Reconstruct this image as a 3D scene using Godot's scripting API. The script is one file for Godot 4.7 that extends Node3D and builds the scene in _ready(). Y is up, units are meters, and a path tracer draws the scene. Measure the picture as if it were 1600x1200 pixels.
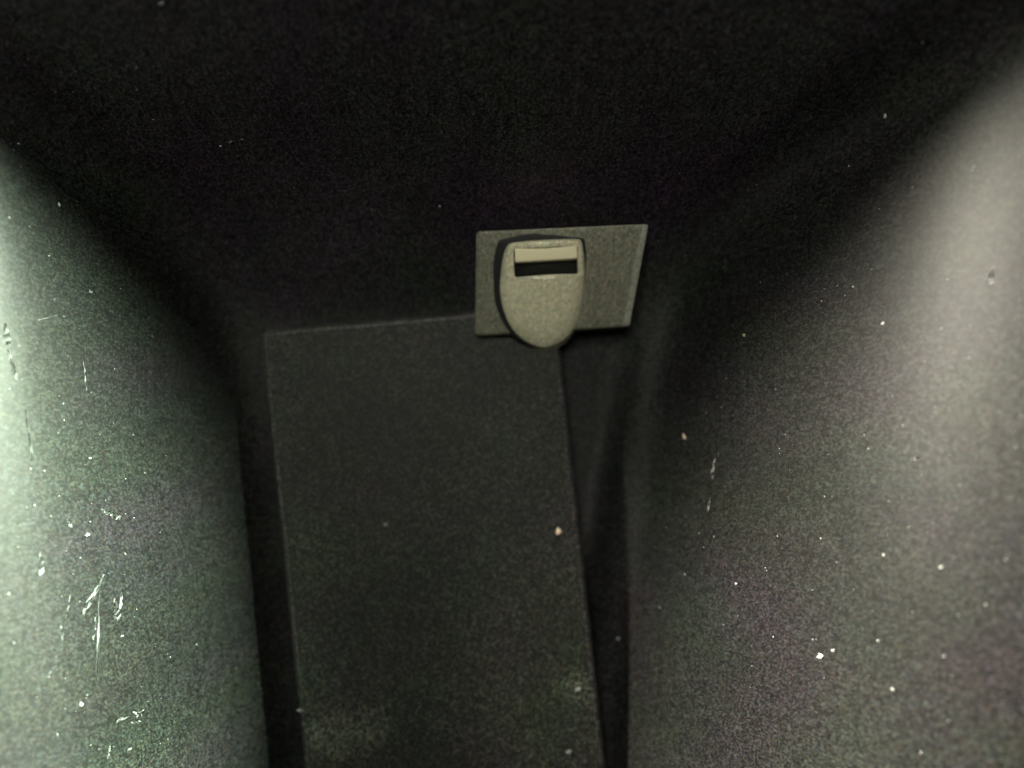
extends Node3D
# Close-up into a dark moulded plastic tray: a raised panel on its floor and a pale slotted latch at its far end.
# Lengths below are millimetres in the tray's own axes: u to the right, v away from the viewer, h up towards the opening.

const MM := 0.001
const EYE := 150.0          # height of the lens above the tray floor, mm
const PX := 8.75            # photograph pixels per mm on the tray floor

var rng := RandomNumberGenerator.new()
var mottle := FastNoiseLite.new()
var tint := FastNoiseLite.new()
var wobble := FastNoiseLite.new()
var tray: Node3D
var left_side: MeshInstance3D
var right_side: MeshInstance3D
var back_side: MeshInstance3D


func P(u: float, v: float, h: float) -> Vector3:
	return Vector3(u, h, -v) * MM


# ---------------------------------------------------------------- helpers
func obj(called: String, mesh: Mesh, m: Material, parent: Node = self) -> MeshInstance3D:
	var o := MeshInstance3D.new()
	o.name = called
	o.mesh = mesh
	o.material_override = m
	parent.add_child(o, true)
	return o


func thing(called: String, label: String, category: String) -> Node3D:
	var o := Node3D.new()
	o.name = called
	add_child(o, true)
	o.set_meta("label", label)
	o.set_meta("category", category)
	return o


func grain_texture(seed_value: int, sd: float, chroma: float) -> ImageTexture:
	var n := 768
	var r := RandomNumberGenerator.new()
	r.seed = seed_value
	var lum := PackedFloat32Array()
	lum.resize(n * n)
	for i in n * n:
		lum[i] = r.randfn(0.0, 1.0)
	var data := PackedByteArray()
	data.resize(n * n * 3)
	for y in n:
		for x in n:
			var i := y * n + x
			var g := lum[i] * 0.8 + (lum[y * n + (x + 1) % n] + lum[((y + 1) % n) * n + x]) * 0.42
			g = 0.5 + sd * g
			data[i * 3] = int(clampf(g + chroma * r.randfn(0.0, 1.0), 0.02, 1.0) * 255.0)
			data[i * 3 + 1] = int(clampf(g, 0.02, 1.0) * 255.0)
			data[i * 3 + 2] = int(clampf(g + chroma * r.randfn(0.0, 1.0), 0.02, 1.0) * 255.0)
	var im := Image.create_from_data(n, n, false, Image.FORMAT_RGB8, data)
	return ImageTexture.create_from_image(im)


func grained(tex: Texture2D, lin: Color, rough: float, spec := 0.5, metal := 0.0, texel := 0.17, tone_scale := 1.0) -> StandardMaterial3D:
	var m := StandardMaterial3D.new()
	m.albedo_color = (lin * tone_scale).linear_to_srgb()
	m.albedo_texture = tex
	m.vertex_color_use_as_albedo = true
	m.uv1_triplanar = true
	m.uv1_world_triplanar = true
	m.uv1_scale = Vector3.ONE * (1.0 / (768.0 * texel * MM))
	m.roughness = rough
	m.metallic_specular = spec
	m.metallic = metal
	return m


func plain(lin: Color, rough: float, metal := 0.0, spec := 0.5) -> StandardMaterial3D:
	var m := StandardMaterial3D.new()
	m.albedo_color = lin.linear_to_srgb()
	m.roughness = rough
	m.metallic = metal
	m.metallic_specular = spec
	return m


# low, slow variation of the plastic's own tone: dust film and moulding blush
func blush(u: float, v: float, amount: float) -> Color:
	var k := 1.0 + amount * mottle.get_noise_2d(u, v)
	var t := tint.get_noise_2d(u, v)
	var w := tint.get_noise_2d(u + 300.0, v - 170.0)
	k *= 0.4      # vertex colours end at 1, so the tone is kept low here and the materials are scaled up
	return Color(k * (1.0 + 0.2 * w - 0.1 * t), k * (1.0 + 0.2 * t), k * (1.0 - 0.2 * t + 0.06 * w))


# ---------------------------------------------------------------- tray surface
# cross sections (distance from the foot, height) of the sides and of the far wall
var cut_left := [Vector2(-14, -40), Vector2(-4, -6), Vector2(0, 0), Vector2(5, 6), Vector2(9, 15), Vector2(14, 30), Vector2(20, 45), Vector2(30, 56), Vector2(48, 63), Vector2(140, 70)]
var cut_right := [Vector2(-14, -40), Vector2(0, 0), Vector2(6, 7), Vector2(16, 26), Vector2(30, 49), Vector2(44, 61), Vector2(70, 73), Vector2(190, 84)]
var cut_back := [Vector2(-150, -70), Vector2(0, 0), Vector2(12, 8), Vector2(24, 22), Vector2(36, 50), Vector2(44, 66), Vector2(54, 72), Vector2(130, 76)]


func along(line: Array, v: float) -> float:
	if v <= line[0].x:
		return line[0].y
	for i in line.size() - 1:
		var a: Vector2 = line[i]
		var b: Vector2 = line[i + 1]
		if v <= b.x:
			var before: Vector2 = line[maxi(i - 1, 0)]
			var after: Vector2 = line[mini(i + 2, line.size() - 1)]
			var w := b.x - a.x
			var t := (v - a.x) / w
			var ma: float = (b.y - before.y) / maxf(b.x - before.x, 0.01) * w
			var mb: float = (after.y - a.y) / maxf(after.x - a.x, 0.01) * w
			var t2 := t * t
			var t3 := t2 * t
			return (2.0 * t3 - 3.0 * t2 + 1.0) * a.y + (t3 - 2.0 * t2 + t) * ma + (3.0 * t2 - 2.0 * t3) * b.y + (t3 - t2) * mb
	return line[line.size() - 1].y


func heights(u: float, v: float) -> Vector4:      # left, right, back, floor
	var l := along(cut_left, -42.5 - 0.13 * v - u)
	var r := along(cut_right, u - 20.0 - 0.13 * v)
	return Vector4(l, r, along(cut_back, v - 6.0), 0.0)


func smax(a: float, b: float, k: float) -> float:
	var x := clampf(0.5 + 0.5 * (a - b) / k, 0.0, 1.0)
	return lerpf(b, a, x) + k * x * (1.0 - x)


func surf(u: float, v: float) -> float:
	var q := heights(u, v)
	return smax(smax(smax(q.x, q.w, 8.0), q.y, 10.0), q.z, 16.0)


func surf_normal(u: float, v: float) -> Vector3:
	var e := 0.4
	var du := (surf(u + e, v) - surf(u - e, v)) / (2.0 * e)
	var dv := (surf(u, v + e) - surf(u, v - e)) / (2.0 * e)
	return Vector3(-du, 1.0, dv).normalized()


# the point of the tray that a sight line from the photographer's eye meets
func spot(px: float, py: float) -> Vector2:
	var a := Vector2((px - 800.0) / PX, (600.0 - py) / PX)
	var h := 0.0
	for i in 30:
		h = lerpf(h, surf(a.x * (1.0 - h / EYE), a.y * (1.0 - h / EYE)), 0.6)
	return a * (1.0 - h / EYE)


func build_tray(m: Material) -> void:
	tray = thing("storage_tray", "dark grey moulded plastic tray with scuffed curved sides around the panel", "tray")
	var step := 1.5
	var nu := int(300.0 / step)
	var nv := int(240.0 / step)
	var u0 := -150.0
	var v0 := -120.0
	var pts := PackedVector3Array()
	var nor := PackedVector3Array()
	var col := PackedColorArray()
	var who := PackedByteArray()
	for j in nv + 1:
		for i in nu + 1:
			var u := u0 + i * step
			var v := v0 + j * step
			pts.append(P(u, v, surf(u, v)))
			nor.append(surf_normal(u, v))
			var q := heights(u, v)
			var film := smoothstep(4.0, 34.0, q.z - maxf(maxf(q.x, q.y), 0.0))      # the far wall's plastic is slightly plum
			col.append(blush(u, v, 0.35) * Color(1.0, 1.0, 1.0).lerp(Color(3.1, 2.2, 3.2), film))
			var w := 3
			if q.x > 0.0 and q.x >= q.y and q.x >= q.z:
				w = 0
			elif q.y > 0.0 and q.y >= q.z:
				w = 1
			elif q.z > 0.0:
				w = 2
			who.append(w)
	var names := ["side_wall", "side_wall", "back_wall", "floor"]
	var made := []
	for w in 4:
		var st := SurfaceTool.new()
		st.begin(Mesh.PRIMITIVE_TRIANGLES)
		var seen := {}
		var k := 0
		for j in nv:
			for i in nu:
				var a := j * (nu + 1) + i
				if who[a] != w:
					continue
				var quad := [a, a + nu + 1, a + nu + 2, a + 1]
				for c in quad:
					if not seen.has(c):
						seen[c] = k
						k += 1
						st.set_normal(nor[c])
						st.set_color(col[c])
						st.add_vertex(pts[c])
				for c in [0, 1, 2, 0, 2, 3]:
					st.add_index(seen[quad[c]])
		made.append(obj(names[w], st.commit(), m, tray))
	left_side = made[0]
	right_side = made[1]
	back_side = made[2]
	left_side.set_meta("label", "glossier brightly lit left side wall with white scratches")
	right_side.set_meta("label", "dusty grey sloping right side wall")


# ---------------------------------------------------------------- slabs
func rounded(corners: Array, radius: float, seg := 8) -> PackedVector2Array:
	var out := PackedVector2Array()
	var n := corners.size()
	for i in n:
		var p: Vector2 = corners[i]
		var a: Vector2 = (corners[(i + n - 1) % n] - p).normalized()
		var b: Vector2 = (corners[(i + 1) % n] - p).normalized()
		var half := acos(clampf(a.dot(b), -1.0, 1.0)) / 2.0
		var s := p + a * (radius / tan(half))
		var e := p + b * (radius / tan(half))
		var c := p + (a + b).normalized() * (radius / sin(half))
		var a0 := (s - c).angle()
		var da := angle_difference(a0, (e - c).angle())
		for k in seg + 1:
			out.append(c + Vector2.from_angle(a0 + da * k / seg) * radius)
	return out


func shrink(line: PackedVector2Array, by: float) -> PackedVector2Array:
	# inset of a convex outline along its own normals
	var out := PackedVector2Array()
	var n := line.size()
	var mid := Vector2.ZERO
	for p in line:
		mid += p / n
	for i in n:
		var t := (line[(i + 1) % n] - line[(i + n - 1) % n]).normalized()
		var inward := t.orthogonal()
		if inward.dot(mid - line[i]) < 0.0:
			inward = -inward
		out.append(line[i] + inward * by)
	return out


# rings: array of [outline, height function offset]; lift(p) gives the height of the slab's ground plane
func loft(rings: Array, cap: bool, tone: Callable, lift: Callable) -> ArrayMesh:
	var st := SurfaceTool.new()
	st.begin(Mesh.PRIMITIVE_TRIANGLES)
	var n: int = rings[0][0].size()
	for r in rings:
		for p in r[0]:
			st.set_color(tone.call(p))
			st.set_smooth_group(0)
			st.add_vertex(P(p.x, p.y, lift.call(p) + r[1]))
	var area := 0.0
	var line: PackedVector2Array = rings[0][0]
	for i in n:
		area += line[i].cross(line[(i + 1) % n])
	for k in rings.size() - 1:
		for i in n:
			var a := k * n + i
			var b := k * n + (i + 1) % n
			var order := [a, b, b + n, a, b + n, a + n]
			if area > 0.0:
				order = [a, b + n, b, a, a + n, b + n]
			for c in order:
				st.add_index(c)
	if cap:
		var last: PackedVector2Array = rings[rings.size() - 1][0]
		var mid := Vector2.ZERO
		for p in last:
			mid += p / n
		st.set_color(tone.call(mid))
		st.add_vertex(P(mid.x, mid.y, lift.call(mid) + rings[rings.size() - 1][1]))
		var m := rings.size() * n
		var o := (rings.size() - 1) * n
		for i in n:
			var order := [o + i, o + (i + 1) % n, m]
			if area > 0.0:
				order = [o + i, m, o + (i + 1) % n]
			for c in order:
				st.add_index(c)
	st.generate_normals()
	return st.commit()


func at_px(x: float, y: float, h: float) -> Vector2:
	return Vector2((x - 800.0) / PX, (600.0 - y) / PX) * (1.0 - h / EYE)


func bevel_rings(line: PackedVector2Array, low: float, high: float, radius: float, steps := 5) -> Array:
	var rings := [[line, low], [line, high - radius]]
	for k in range(1, steps + 1):
		var a := PI / 2.0 * k / steps
		rings.append([shrink(line, radius * (1.0 - cos(a))), high - radius + radius * sin(a)])
	return rings


# ---------------------------------------------------------------- the raised panel
func panel_lift(p: Vector2) -> float:
	return 8.7 - 0.045 * (p.y + 30.0)


func smear(p: Vector2, c: Vector2, size: Vector2) -> float:
	var d := (p - c) / size
	return exp(-d.length_squared()) * (0.65 + 0.9 * wobble.get_noise_2d(p.x * 9.0, p.y * 9.0))


func build_panel(m: Material, rim: Material) -> void:
	var t := thing("raised_panel", "long black rounded rectangular panel raised on the tray floor", "panel")
	var c := [at_px(405, 516, 9.5), at_px(868, 476, 9.0), at_px(962, 1330, 14.0), at_px(486, 1330, 14.0)]
	var line := rounded(c, 1.7)
	var tone := func(p): return blush(p.x, p.y, 0.4)
	# edge: wall and rounded shoulder
	var rings := bevel_rings(line, -13.0, 2.6, 0.95)
	obj("edge", loft(rings, false, tone, panel_lift), rim, t)
	# top face as a fine grid clipped to the outline, with the dust smears that lie on it
	var inner: PackedVector2Array = rings[rings.size() - 1][0]
	var full := []
	for k in 30:
		var ring := PackedVector2Array()
		var mid := Vector2.ZERO
		for p in inner:
			mid += p / inner.size()
		for p in inner:
			ring.append(p.lerp(mid, k / 29.0 * 0.995))
		full.append([ring, 2.6])
	var st := SurfaceTool.new()
	st.begin(Mesh.PRIMITIVE_TRIANGLES)
	# bilinear grid over the four corners, pulled in so that its border sits on the bevel
	var q := []
	var n := 90
	for j in n + 1:
		for i in n + 1:
			var a: Vector2 = c[0].lerp(c[1], float(i) / n)
			var b: Vector2 = c[3].lerp(c[2], float(i) / n)
			var p := a.lerp(b, float(j) / n)
			if not Geometry2D.is_point_in_polygon(p, inner):
				var best := p
				var bd := 1e9
				for k in inner.size():
					var s := Geometry2D.get_closest_point_to_segment(p, inner[k], inner[(k + 1) % inner.size()])
					if s.distance_to(p) < bd:
						bd = s.distance_to(p)
						best = s
				p = best
			q.append(p)
	for p in q:
		var d := smear(p, at_px(528, 1150, 12.5), Vector2(4.2, 2.6)) + 0.9 * smear(p, at_px(582, 1128, 12.5), Vector2(2.0, 1.6)) + 0.35 * smear(p, at_px(905, 1075, 12.5), Vector2(2.5, 2.0))
		d = maxf(d, 0.0)
		var col: Color = tone.call(p)
		st.set_color(col * (1.0 + 9.0 * d))
		st.set_normal(Vector3(0, 1, -0.045).normalized())
		st.add_vertex(P(p.x, p.y, panel_lift(p) + 2.6))
	for j in n:
		for i in n:
			var a := j * (n + 1) + i
			for k in [a, a + 1, a + n + 2, a, a + n + 2, a + n + 1]:
				st.add_index(k)
	obj("top_face", st.commit(), m, t)


# ---------------------------------------------------------------- the latch
const LATCH_H := 15.0
const LATCH_TILT := 0.5


func latch_lift(p: Vector2) -> float:
	return LATCH_H + LATCH_TILT * (p.y - 16.0)


# the point of the latch's tilted face, raised by off, that stands at a pixel
func on_latch(x: float, y: float, off: float) -> Vector2:
	var a := Vector2((x - 800.0) / PX, (600.0 - y) / PX)
	var h := (off + LATCH_H + LATCH_TILT * (a.y - 16.0)) / (1.0 + LATCH_TILT * a.y / EYE)
	return a * (1.0 - h / EYE)


func build_latch(plate_m: Material, lip_m: Material, tab_m: Material, black: Material, bright: Material) -> void:
	var t := thing("latch", "pale rounded tab with a wide rectangular slot on a light metal plate", "latch")
	var white := func(_p): return Color.WHITE
	# plate, with a slightly proud lip along its right end
	var c := [on_latch(744, 361, 1.2), on_latch(1014, 349, 1.2), on_latch(984, 510, 1.2), on_latch(742, 525, 1.2)]
	var plate := obj("plate", loft(bevel_rings(rounded(c, 0.7, 5), -3.0, 1.2, 0.45), true, white, latch_lift), plate_m, t)
	var lip := [on_latch(1002, 351, 2.0), on_latch(1014, 350, 2.0), on_latch(984, 509, 2.0), on_latch(973, 510, 2.0)]
	obj("lip", loft(bevel_rings(rounded(lip, 0.3, 4), 0.9, 2.0, 0.3, 3), true, white, latch_lift), lip_m, plate)
	# tab outline in photograph pixels turned into mm, star-shaped about the slot
	var th := 3.9
	var key := [Vector2(796, 376), Vector2(850, 372), Vector2(908, 370), Vector2(915, 392), Vector2(917, 430), Vector2(914, 470), Vector2(905, 505), Vector2(888, 532), Vector2(860, 546), Vector2(838, 545), Vector2(810, 530), Vector2(790, 505), Vector2(779, 470), Vector2(780, 432), Vector2(786, 395)]
	var curve := Curve2D.new()
	var kn := key.size()
	for i in kn + 1:
		var p: Vector2 = on_latch(key[i % kn].x, key[i % kn].y, th)
		var before: Vector2 = on_latch(key[(i + kn - 1) % kn].x, key[(i + kn - 1) % kn].y, th)
		var after: Vector2 = on_latch(key[(i + 1) % kn].x, key[(i + 1) % kn].y, th)
		var g := (after - before) * 0.16
		if i % kn == 0 or i % kn == 2:
			g *= 0.4
		curve.add_point(p, -g, g)
	var dense := curve.tessellate_even_length(6, 0.12)
	# slot rectangle
	var slot := rounded([on_latch(801, 388, th), on_latch(904, 383, th), on_latch(906, 427, th), on_latch(803, 433, th)], 0.28, 5)
	var mid := on_latch(853, 408, th)
	var outer := PackedVector2Array()
	var inner := PackedVector2Array()
	var n := 144
	for i in n:
		var ray := Vector2.from_angle(TAU * i / n) * 60.0
		for pair in [[dense, outer], [slot, inner]]:
			var line: PackedVector2Array = pair[0]
			var best := mid
			for k in line.size():
				var hit = Geometry2D.segment_intersects_segment(mid, mid + ray, line[k], line[(k + 1) % line.size()])
				if hit != null:
					best = hit
					break
			pair[1].append(best)
	# black bezel that the tab sits in
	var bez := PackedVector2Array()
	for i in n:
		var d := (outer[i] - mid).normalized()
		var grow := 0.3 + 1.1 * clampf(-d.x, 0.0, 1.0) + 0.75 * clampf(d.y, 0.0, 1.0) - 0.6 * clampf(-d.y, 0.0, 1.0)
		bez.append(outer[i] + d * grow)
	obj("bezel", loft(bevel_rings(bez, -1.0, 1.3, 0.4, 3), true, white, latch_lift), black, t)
	var rings := [[outer, -1.0], [outer, 1.9]]
	for k in range(1, 7):
		var a := PI / 2.0 * k / 6.0
		var ring := PackedVector2Array()
		for i in n:
			ring.append(outer[i].move_toward(mid, minf(3.4, 0.62 * outer[i].distance_to(inner[i])) * (1.0 - cos(a))))
		rings.append([ring, 1.9 + 2.0 * sin(a)])
	var top: PackedVector2Array = rings[rings.size() - 1][0]
	for k in range(1, 9):
		var ring := PackedVector2Array()
		for i in n:
			ring.append(top[i].lerp(inner[i], k / 8.0))
		rings.append([ring, 3.9])
	for k in range(1, 4):
		var ring := PackedVector2Array()
		for i in n:
			ring.append(inner[i].move_toward(mid, 0.05 * k))
		rings.append([ring, 3.85 - 0.1 * k])
	rings.append([rings[rings.size() - 1][0], 0.6])
	# the tab is domed: its far end stands highest and its near end falls away
	var dome := func(p: Vector2):
		var d: Vector2 = (p - mid) / Vector2(8.0, 17.0)
		return latch_lift(p) - 1.8 * d.x * d.x - 3.0 * clampf(-d.y, 0.0, 1.2) * clampf(-d.y, 0.0, 1.2)
	var tab := obj("tab", loft(rings, false, white, dome), tab_m, t)
	# inside of the slot: black well, and the pale tongue along its far half
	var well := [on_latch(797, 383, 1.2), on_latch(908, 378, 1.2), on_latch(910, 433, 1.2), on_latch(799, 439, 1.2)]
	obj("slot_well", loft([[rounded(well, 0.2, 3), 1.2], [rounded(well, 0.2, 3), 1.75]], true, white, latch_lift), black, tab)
	var tongue := [on_latch(804, 389, 3.2), on_latch(901, 384, 3.2), on_latch(902, 404, 3.2), on_latch(805, 410, 3.2)]
	obj("tongue", loft(bevel_rings(rounded(tongue, 0.2, 4), 1.0, 3.4, 0.15, 3), true, white, latch_lift), bright, tab)


# ---------------------------------------------------------------- scratches and specks
func streak(a: Vector2, b: Vector2, width: float, mess: float, parent: Node, m: Material) -> void:
	# a raised burr of whitened plastic along a scratch, from pixel a to pixel b
	var pa := spot(a.x, a.y)
	var pb := spot(b.x, b.y)
	var st := SurfaceTool.new()
	st.begin(Mesh.PRIMITIVE_TRIANGLES)
	var n := 9
	var side := (pb - pa).orthogonal().normalized()
	for i in n + 1:
		var t := float(i) / n
		var p := pa.lerp(pb, t) + side * rng.randf_range(-1.0, 1.0) * mess
		var w := width * (0.25 + 0.75 * smoothstep(0.0, 0.8, t)) * (1.0 - smoothstep(0.85, 1.0, t) * 0.8) * rng.randf_range(0.65, 1.1)
		for s in [-1.0, 0.0, 1.0]:
			var e: Vector2 = p + side * w * s
			st.add_vertex(P(e.x, e.y, surf(e.x, e.y) + (0.10 if s == 0.0 else 0.012)))
	for i in n:
		for s in 2:
			var k := i * 3 + s
			for c in [k, k + 1, k + 4, k, k + 4, k + 3, k, k + 4, k + 1, k, k + 3, k + 4]:
				st.add_index(c)
	st.generate_normals()
	obj("scratch", st.commit(), m, parent)


func flake_mesh(seed_value: int) -> ArrayMesh:
	# a crumpled crumb about one unit across
	var r := RandomNumberGenerator.new()
	r.seed = seed_value
	var ball := SphereMesh.new()
	ball.radius = 0.5
	ball.height = 0.7
	ball.radial_segments = 9
	ball.rings = 5
	var nz := FastNoiseLite.new()
	nz.seed = seed_value
	nz.frequency = 1.1
	var mdt := MeshDataTool.new()
	var am := ArrayMesh.new()
	am.add_surface_from_arrays(Mesh.PRIMITIVE_TRIANGLES, ball.get_mesh_arrays())
	mdt.create_from_surface(am, 0)
	for i in mdt.get_vertex_count():
		var p := mdt.get_vertex(i)
		mdt.set_vertex(i, p * Vector3(1.0, 1.0, 0.75) * clampf(0.8 + 2.2 * nz.get_noise_3dv(p * 2.2), 0.15, 2.0))
	var out := ArrayMesh.new()
	mdt.commit_to_surface(out)
	return out


func speck(px: float, py: float, size: Vector2, turn: float, m: Material, label: String, group: String, variant: int, on_panel := false) -> void:
	var p := spot(px, py)
	var h := surf(p.x, p.y)
	var nrm := surf_normal(p.x, p.y)
	if on_panel:
		p = at_px(px, py, 12.0)
		h = panel_lift(p) + 2.6
		nrm = Vector3.UP
	var o := obj("dust_speck", flake_mesh(variant), m)
	var x := nrm.cross(Vector3.BACK).normalized()
	var b := Basis(x, nrm, x.cross(nrm)).rotated(nrm, turn)
	o.transform = Transform3D(b * Basis.from_scale(Vector3(size.x, minf(size.x, size.y) * 0.6, size.y) * 0.75 * MM), P(p.x, p.y, h) + nrm * 0.1 * minf(size.x, size.y) * MM)
	o.set_meta("label", label)
	o.set_meta("category", "dust speck")
	o.set_meta("group", group)


func fine_dust(m: Material) -> void:
	var mm := MultiMesh.new()
	mm.transform_format = MultiMesh.TRANSFORM_3D
	mm.mesh = flake_mesh(77)
	var places := []
	for i in 280:
		var x := 0.0
		var y := rng.randf_range(20.0, 1190.0)
		var pick := rng.randf()
		if pick < 0.42:
			x = rng.randf_range(0.0, 260.0) + maxf(0.0, y - 800.0) * 0.3 * rng.randf()
		elif pick < 0.93:
			x = rng.randf_range(1020.0, 1600.0)
			y = lerpf(y, 950.0, rng.randf() * 0.5)
		else:
			x = rng.randf_range(250.0, 1000.0)
			y = rng.randf_range(5.0, 340.0)
		var p := spot(x, y)
		var nrm := surf_normal(p.x, p.y)
		var s := 0.09 + 0.15 * pow(rng.randf(), 3.0)
		var xa := nrm.cross(Vector3.BACK).normalized()
		var b := Basis(xa, nrm, xa.cross(nrm)).rotated(nrm, rng.randf() * TAU)
		places.append(Transform3D(b * Basis.from_scale(Vector3(s * rng.randf_range(0.8, 1.8), s * 0.6, s) * MM), P(p.x, p.y, surf(p.x, p.y)) + nrm * 0.02 * MM))
	mm.instance_count = places.size()
	for i in places.size():
		mm.set_instance_transform(i, places[i])
	var o := MultiMeshInstance3D.new()
	o.name = "fine_dust"
	o.multimesh = mm
	o.material_override = m
	o.set_meta("kind", "stuff")
	o.set_meta("label", "fine pale dust scattered over the curved tray sides")
	o.set_meta("category", "dust")
	add_child(o)


func lamp(called: String, at: Vector3, towards: Vector3, size: Vector2, energy: float, colour: Color) -> void:
	var l := AreaLight3D.new()
	l.name = called
	l.area_size = size * MM
	l.light_color = colour
	l.light_energy = energy
	l.area_range = 5.0
	l.shadow_enabled = true
	add_child(l)
	l.look_at_from_position(at, towards, Vector3(0.01, 0.02, 1).normalized())


func _ready() -> void:
	# camera
	var cam := Camera3D.new()
	cam.name = "camera"
	add_child(cam)
	cam.position = P(0, 0, EYE)
	cam.look_at_from_position(P(0, 0, EYE), P(0, 0, 0), Vector3(0, 0, -1))
	var lens := CameraAttributesPhysical.new()
	lens.frustum_focal_length = 12.0 * EYE * PX / 600.0      # 24 mm high sensor
	lens.frustum_near = 0.005
	lens.frustum_far = 20.0
	lens.frustum_focus_distance = 0.118
	lens.exposure_aperture = 8.0
	cam.attributes = lens
	cam.fov = rad_to_deg(2.0 * atan(600.0 / PX / EYE))
	cam.near = 0.005
	cam.far = 20.0
	# surroundings: an unlit interior
	var env := Environment.new()
	env.background_mode = Environment.BG_COLOR
	env.background_color = Color.BLACK
	env.tonemap_mode = Environment.TONE_MAPPER_LINEAR
	env.tonemap_exposure = 1.0
	env.sdfgi_enabled = true
	env.ssao_enabled = true
	env.ssil_enabled = true
	var we := WorldEnvironment.new()
	we.name = "surroundings"
	we.environment = env
	add_child(we)
	# light over the tray's far rim: a near lamp from the right, a weaker one from the left; and the dim room behind the viewer
	lamp("right_lamp", P(300, 168, 127), P(-55, -15, 40), Vector2(100, 80), 3.5, Color(0.92, 1.0, 0.88))
	lamp("left_lamp", P(-280, 200, 147), P(55, -10, 40), Vector2(90, 95), 1.0, Color(1.0, 0.97, 0.89))
	lamp("room_light", P(-45, 100, 440), P(0, 0, 0), Vector2(120, 120), 0.092, Color(1.0, 1.0, 0.93))

	rng.seed = 11
	mottle.seed = 4
	mottle.frequency = 0.035
	mottle.fractal_octaves = 4
	tint.seed = 9
	tint.frequency = 0.05
	wobble.seed = 2
	wobble.frequency = 0.08

	var coarse := grain_texture(5, 0.31, 0.10)
	var plastic := grained(coarse, Color(0.05, 0.052, 0.05), 0.5, 0.4, 0.0, 0.13, 2.5)
	var pad := grained(coarse, Color(0.052, 0.059, 0.044), 0.6, 0.35, 0.0, 0.15, 2.5)
	var pad_rim := grained(coarse, Color(0.13, 0.135, 0.12), 0.45, 0.5, 0.0, 0.15, 2.5)
	var metal := grained(grain_texture(6, 0.08, 0.04), Color(0.8, 0.79, 0.6), 0.5, 0.5, 0.0)
	var pale := grained(grain_texture(7, 0.05, 0.03), Color(2.85, 2.7, 1.95), 0.35, 0.5, 0.0)
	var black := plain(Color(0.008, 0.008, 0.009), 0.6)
	var tongue := plain(Color(0.95, 0.86, 0.6), 0.35)
	var whitened := plain(Color(0.5, 0.52, 0.52), 0.8)
	var dust := plain(Color(0.5, 0.51, 0.5), 0.9)
	var warm := plain(Color(0.72, 0.58, 0.45), 0.9)
	var grey := plain(Color(0.2, 0.21, 0.21), 0.9)

	build_tray(plastic)
	build_panel(pad, pad_rim)
	build_latch(metal, grained(grain_texture(8, 0.06, 0.03), Color(1.3, 1.3, 1.1), 0.4), pale, black, tongue)

	# scratches on the left side
	for s in [[163, 897, 130, 960, 0.22], [160, 905, 136, 950, 0.16], [155, 930, 152, 1060, 0.09], [150, 960, 146, 1000, 0.09], [178, 935, 185, 970, 0.22], [181, 940, 183, 965, 0.15], [192, 922, 187, 952, 0.1], [62, 862, 66, 900, 0.18], [8, 505, 13, 540, 0.3], [12, 545, 27, 595, 0.14],
		[160, 795, 176, 803, 0.25], [172, 803, 187, 811, 0.28], [182, 1130, 192, 1120, 0.2], [186, 1127, 202, 1119, 0.14], [213, 1124, 224, 1106, 0.2], [208, 1112, 222, 1118, 0.12], [195, 1130, 222, 1127, 0.1], [172, 1165, 168, 1185, 0.1], [95, 975, 98, 1000, 0.09], [60, 500, 95, 492, 0.08], [105, 812, 112, 824, 0.1],
		[40, 640, 52, 720, 0.04], [110, 930, 104, 970, 0.04], [88, 1040, 70, 1060, 0.05], [130, 560, 136, 610, 0.05]]:
		streak(Vector2(s[0], s[1]), Vector2(s[2], s[3]), s[4], 0.03, left_side, whitened)
	# and on the right
	for s in [[1118, 712, 1112, 748, 0.22], [1421, 718, 1438, 716, 0.2], [1552, 418, 1546, 444, 0.3], [1110, 770, 1106, 800, 0.1]]:
		streak(Vector2(s[0], s[1]), Vector2(s[2], s[3]), s[4], 0.03, right_side, whitened)

	var on_left := "bright specks on the left tray side"
	var on_right := "pale specks on the right tray side"
	var on_panel := "blurred specks on the raised panel"
	var on_back := "small specks on the dark back wall"
	speck(135, 836, Vector2(0.9, 0.7), 0.4, whitened, "white speck just left of and below the short thick scratch on the left wall", on_left, 1)
	speck(126, 1101, Vector2(0.6, 0.9), 0.2, whitened, "white upright speck near the lower left corner of the tray side", on_left, 2)
	speck(203, 1170, Vector2(0.9, 0.4), 0.0, whitened, "flat white speck at the bottom edge below the scuffed scratches", on_left, 3)
	speck(140, 716, Vector2(0.6, 0.5), 0.0, whitened, "small white speck above the thick scratch on the left wall", on_left, 4)
	speck(190, 994, Vector2(0.7, 0.45), 0.1, dust, "white speck below the forked scratches on the left wall", on_left, 5)
	speck(92, 320, Vector2(0.4, 0.8), 0.2, dust, "topmost thin white speck on the lit left wall", on_left, 6)
	speck(140, 456, Vector2(0.7, 0.8), 0.2, grey, "faint grey speck on the left wall above the glare", on_left, 7)
	speck(1069, 682, Vector2(0.95, 1.45), 0.1, warm, "amber upright speck alone at the dark foot of the right wall", on_right, 8)
	speck(1284, 1025, Vector2(1.25, 1.05), 0.3, whitened, "largest white speck on the right wall, low down", on_right, 9)
	speck(1303, 1016, Vector2(0.6, 0.7), 0.3, dust, "small white speck just right of the largest one", on_right, 10)
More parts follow.
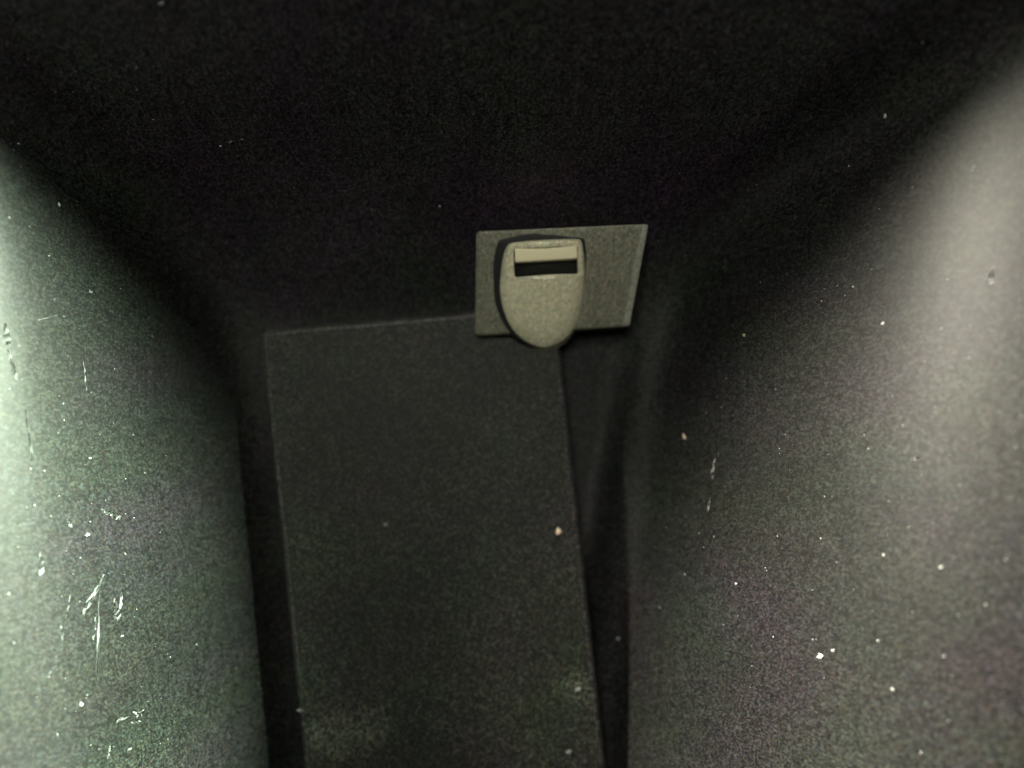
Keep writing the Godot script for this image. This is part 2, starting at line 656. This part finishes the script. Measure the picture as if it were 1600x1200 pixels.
	speck(1472, 886, Vector2(0.55, 0.65), 0.0, dust, "lone white speck far out on the right wall at mid height", on_right, 11)
	speck(1381, 867, Vector2(0.6, 0.5), 0.5, dust, "white speck left of the lone outer one on the right wall", on_right, 12)
	speck(1383, 182, Vector2(0.7, 0.6), 0.5, dust, "topmost pale speck on the right wall", on_right, 13)
	speck(1163, 524, Vector2(0.6, 0.6), 0.0, warm, "tiny warm speck beside the dark hollow right of the plate", on_right, 14)
	speck(1380, 506, Vector2(0.6, 0.7), 0.2, dust, "white speck halfway up the right wall below a close pair", on_right, 15)
	speck(1150, 912, Vector2(0.6, 0.6), 0.0, dust, "white speck low on the right wall nearest the panel", on_right, 16)
	speck(1372, 1001, Vector2(0.5, 0.5), 0.0, dust, "tiny white speck up and right of the largest one", on_right, 17)
	speck(1395, 1077, Vector2(0.5, 0.5), 0.0, dust, "tiny white speck below and right of the largest one", on_right, 18)
	speck(965, 998, Vector2(1.2, 1.2), 0.0, grey, "dull grey speck on the floor right of the panel", on_right, 19)
	speck(602, 822, Vector2(1.2, 1.1), 0.0, grey, "dull grey blurred speck in the middle of the panel", on_panel, 20, true)
	speck(875, 832, Vector2(1.3, 1.6), 0.0, warm, "pinkish blurred speck by the right edge of the panel", on_panel, 21, true)
	speck(903, 1076, Vector2(1.4, 1.2), 0.0, grey, "pale blurred speck low by the right edge of the panel", on_panel, 22, true)
	speck(889, 1172, Vector2(1.2, 1.3), 0.0, grey, "lowest pale blurred speck on the panel", on_panel, 23, true)
	speck(468, 1108, Vector2(0.9, 1.1), 0.0, grey, "small pale speck low on the panel's left edge", on_panel, 24, true)
	speck(252, 4, Vector2(0.8, 0.8), 0.0, dust, "white speck at the top edge of the back wall", on_back, 25)
	speck(345, 228, Vector2(0.5, 0.5), 0.0, dust, "bright dot of the faint pair on the back wall", on_back, 26)
	speck(361, 221, Vector2(1.0, 0.8), 0.6, grey, "wider faint speck of the pair on the back wall", on_back, 27)
	speck(687, 322, Vector2(0.5, 0.6), 0.0, dust, "tiny white speck above and left of the plate", on_back, 28)
	fine_dust(dust)
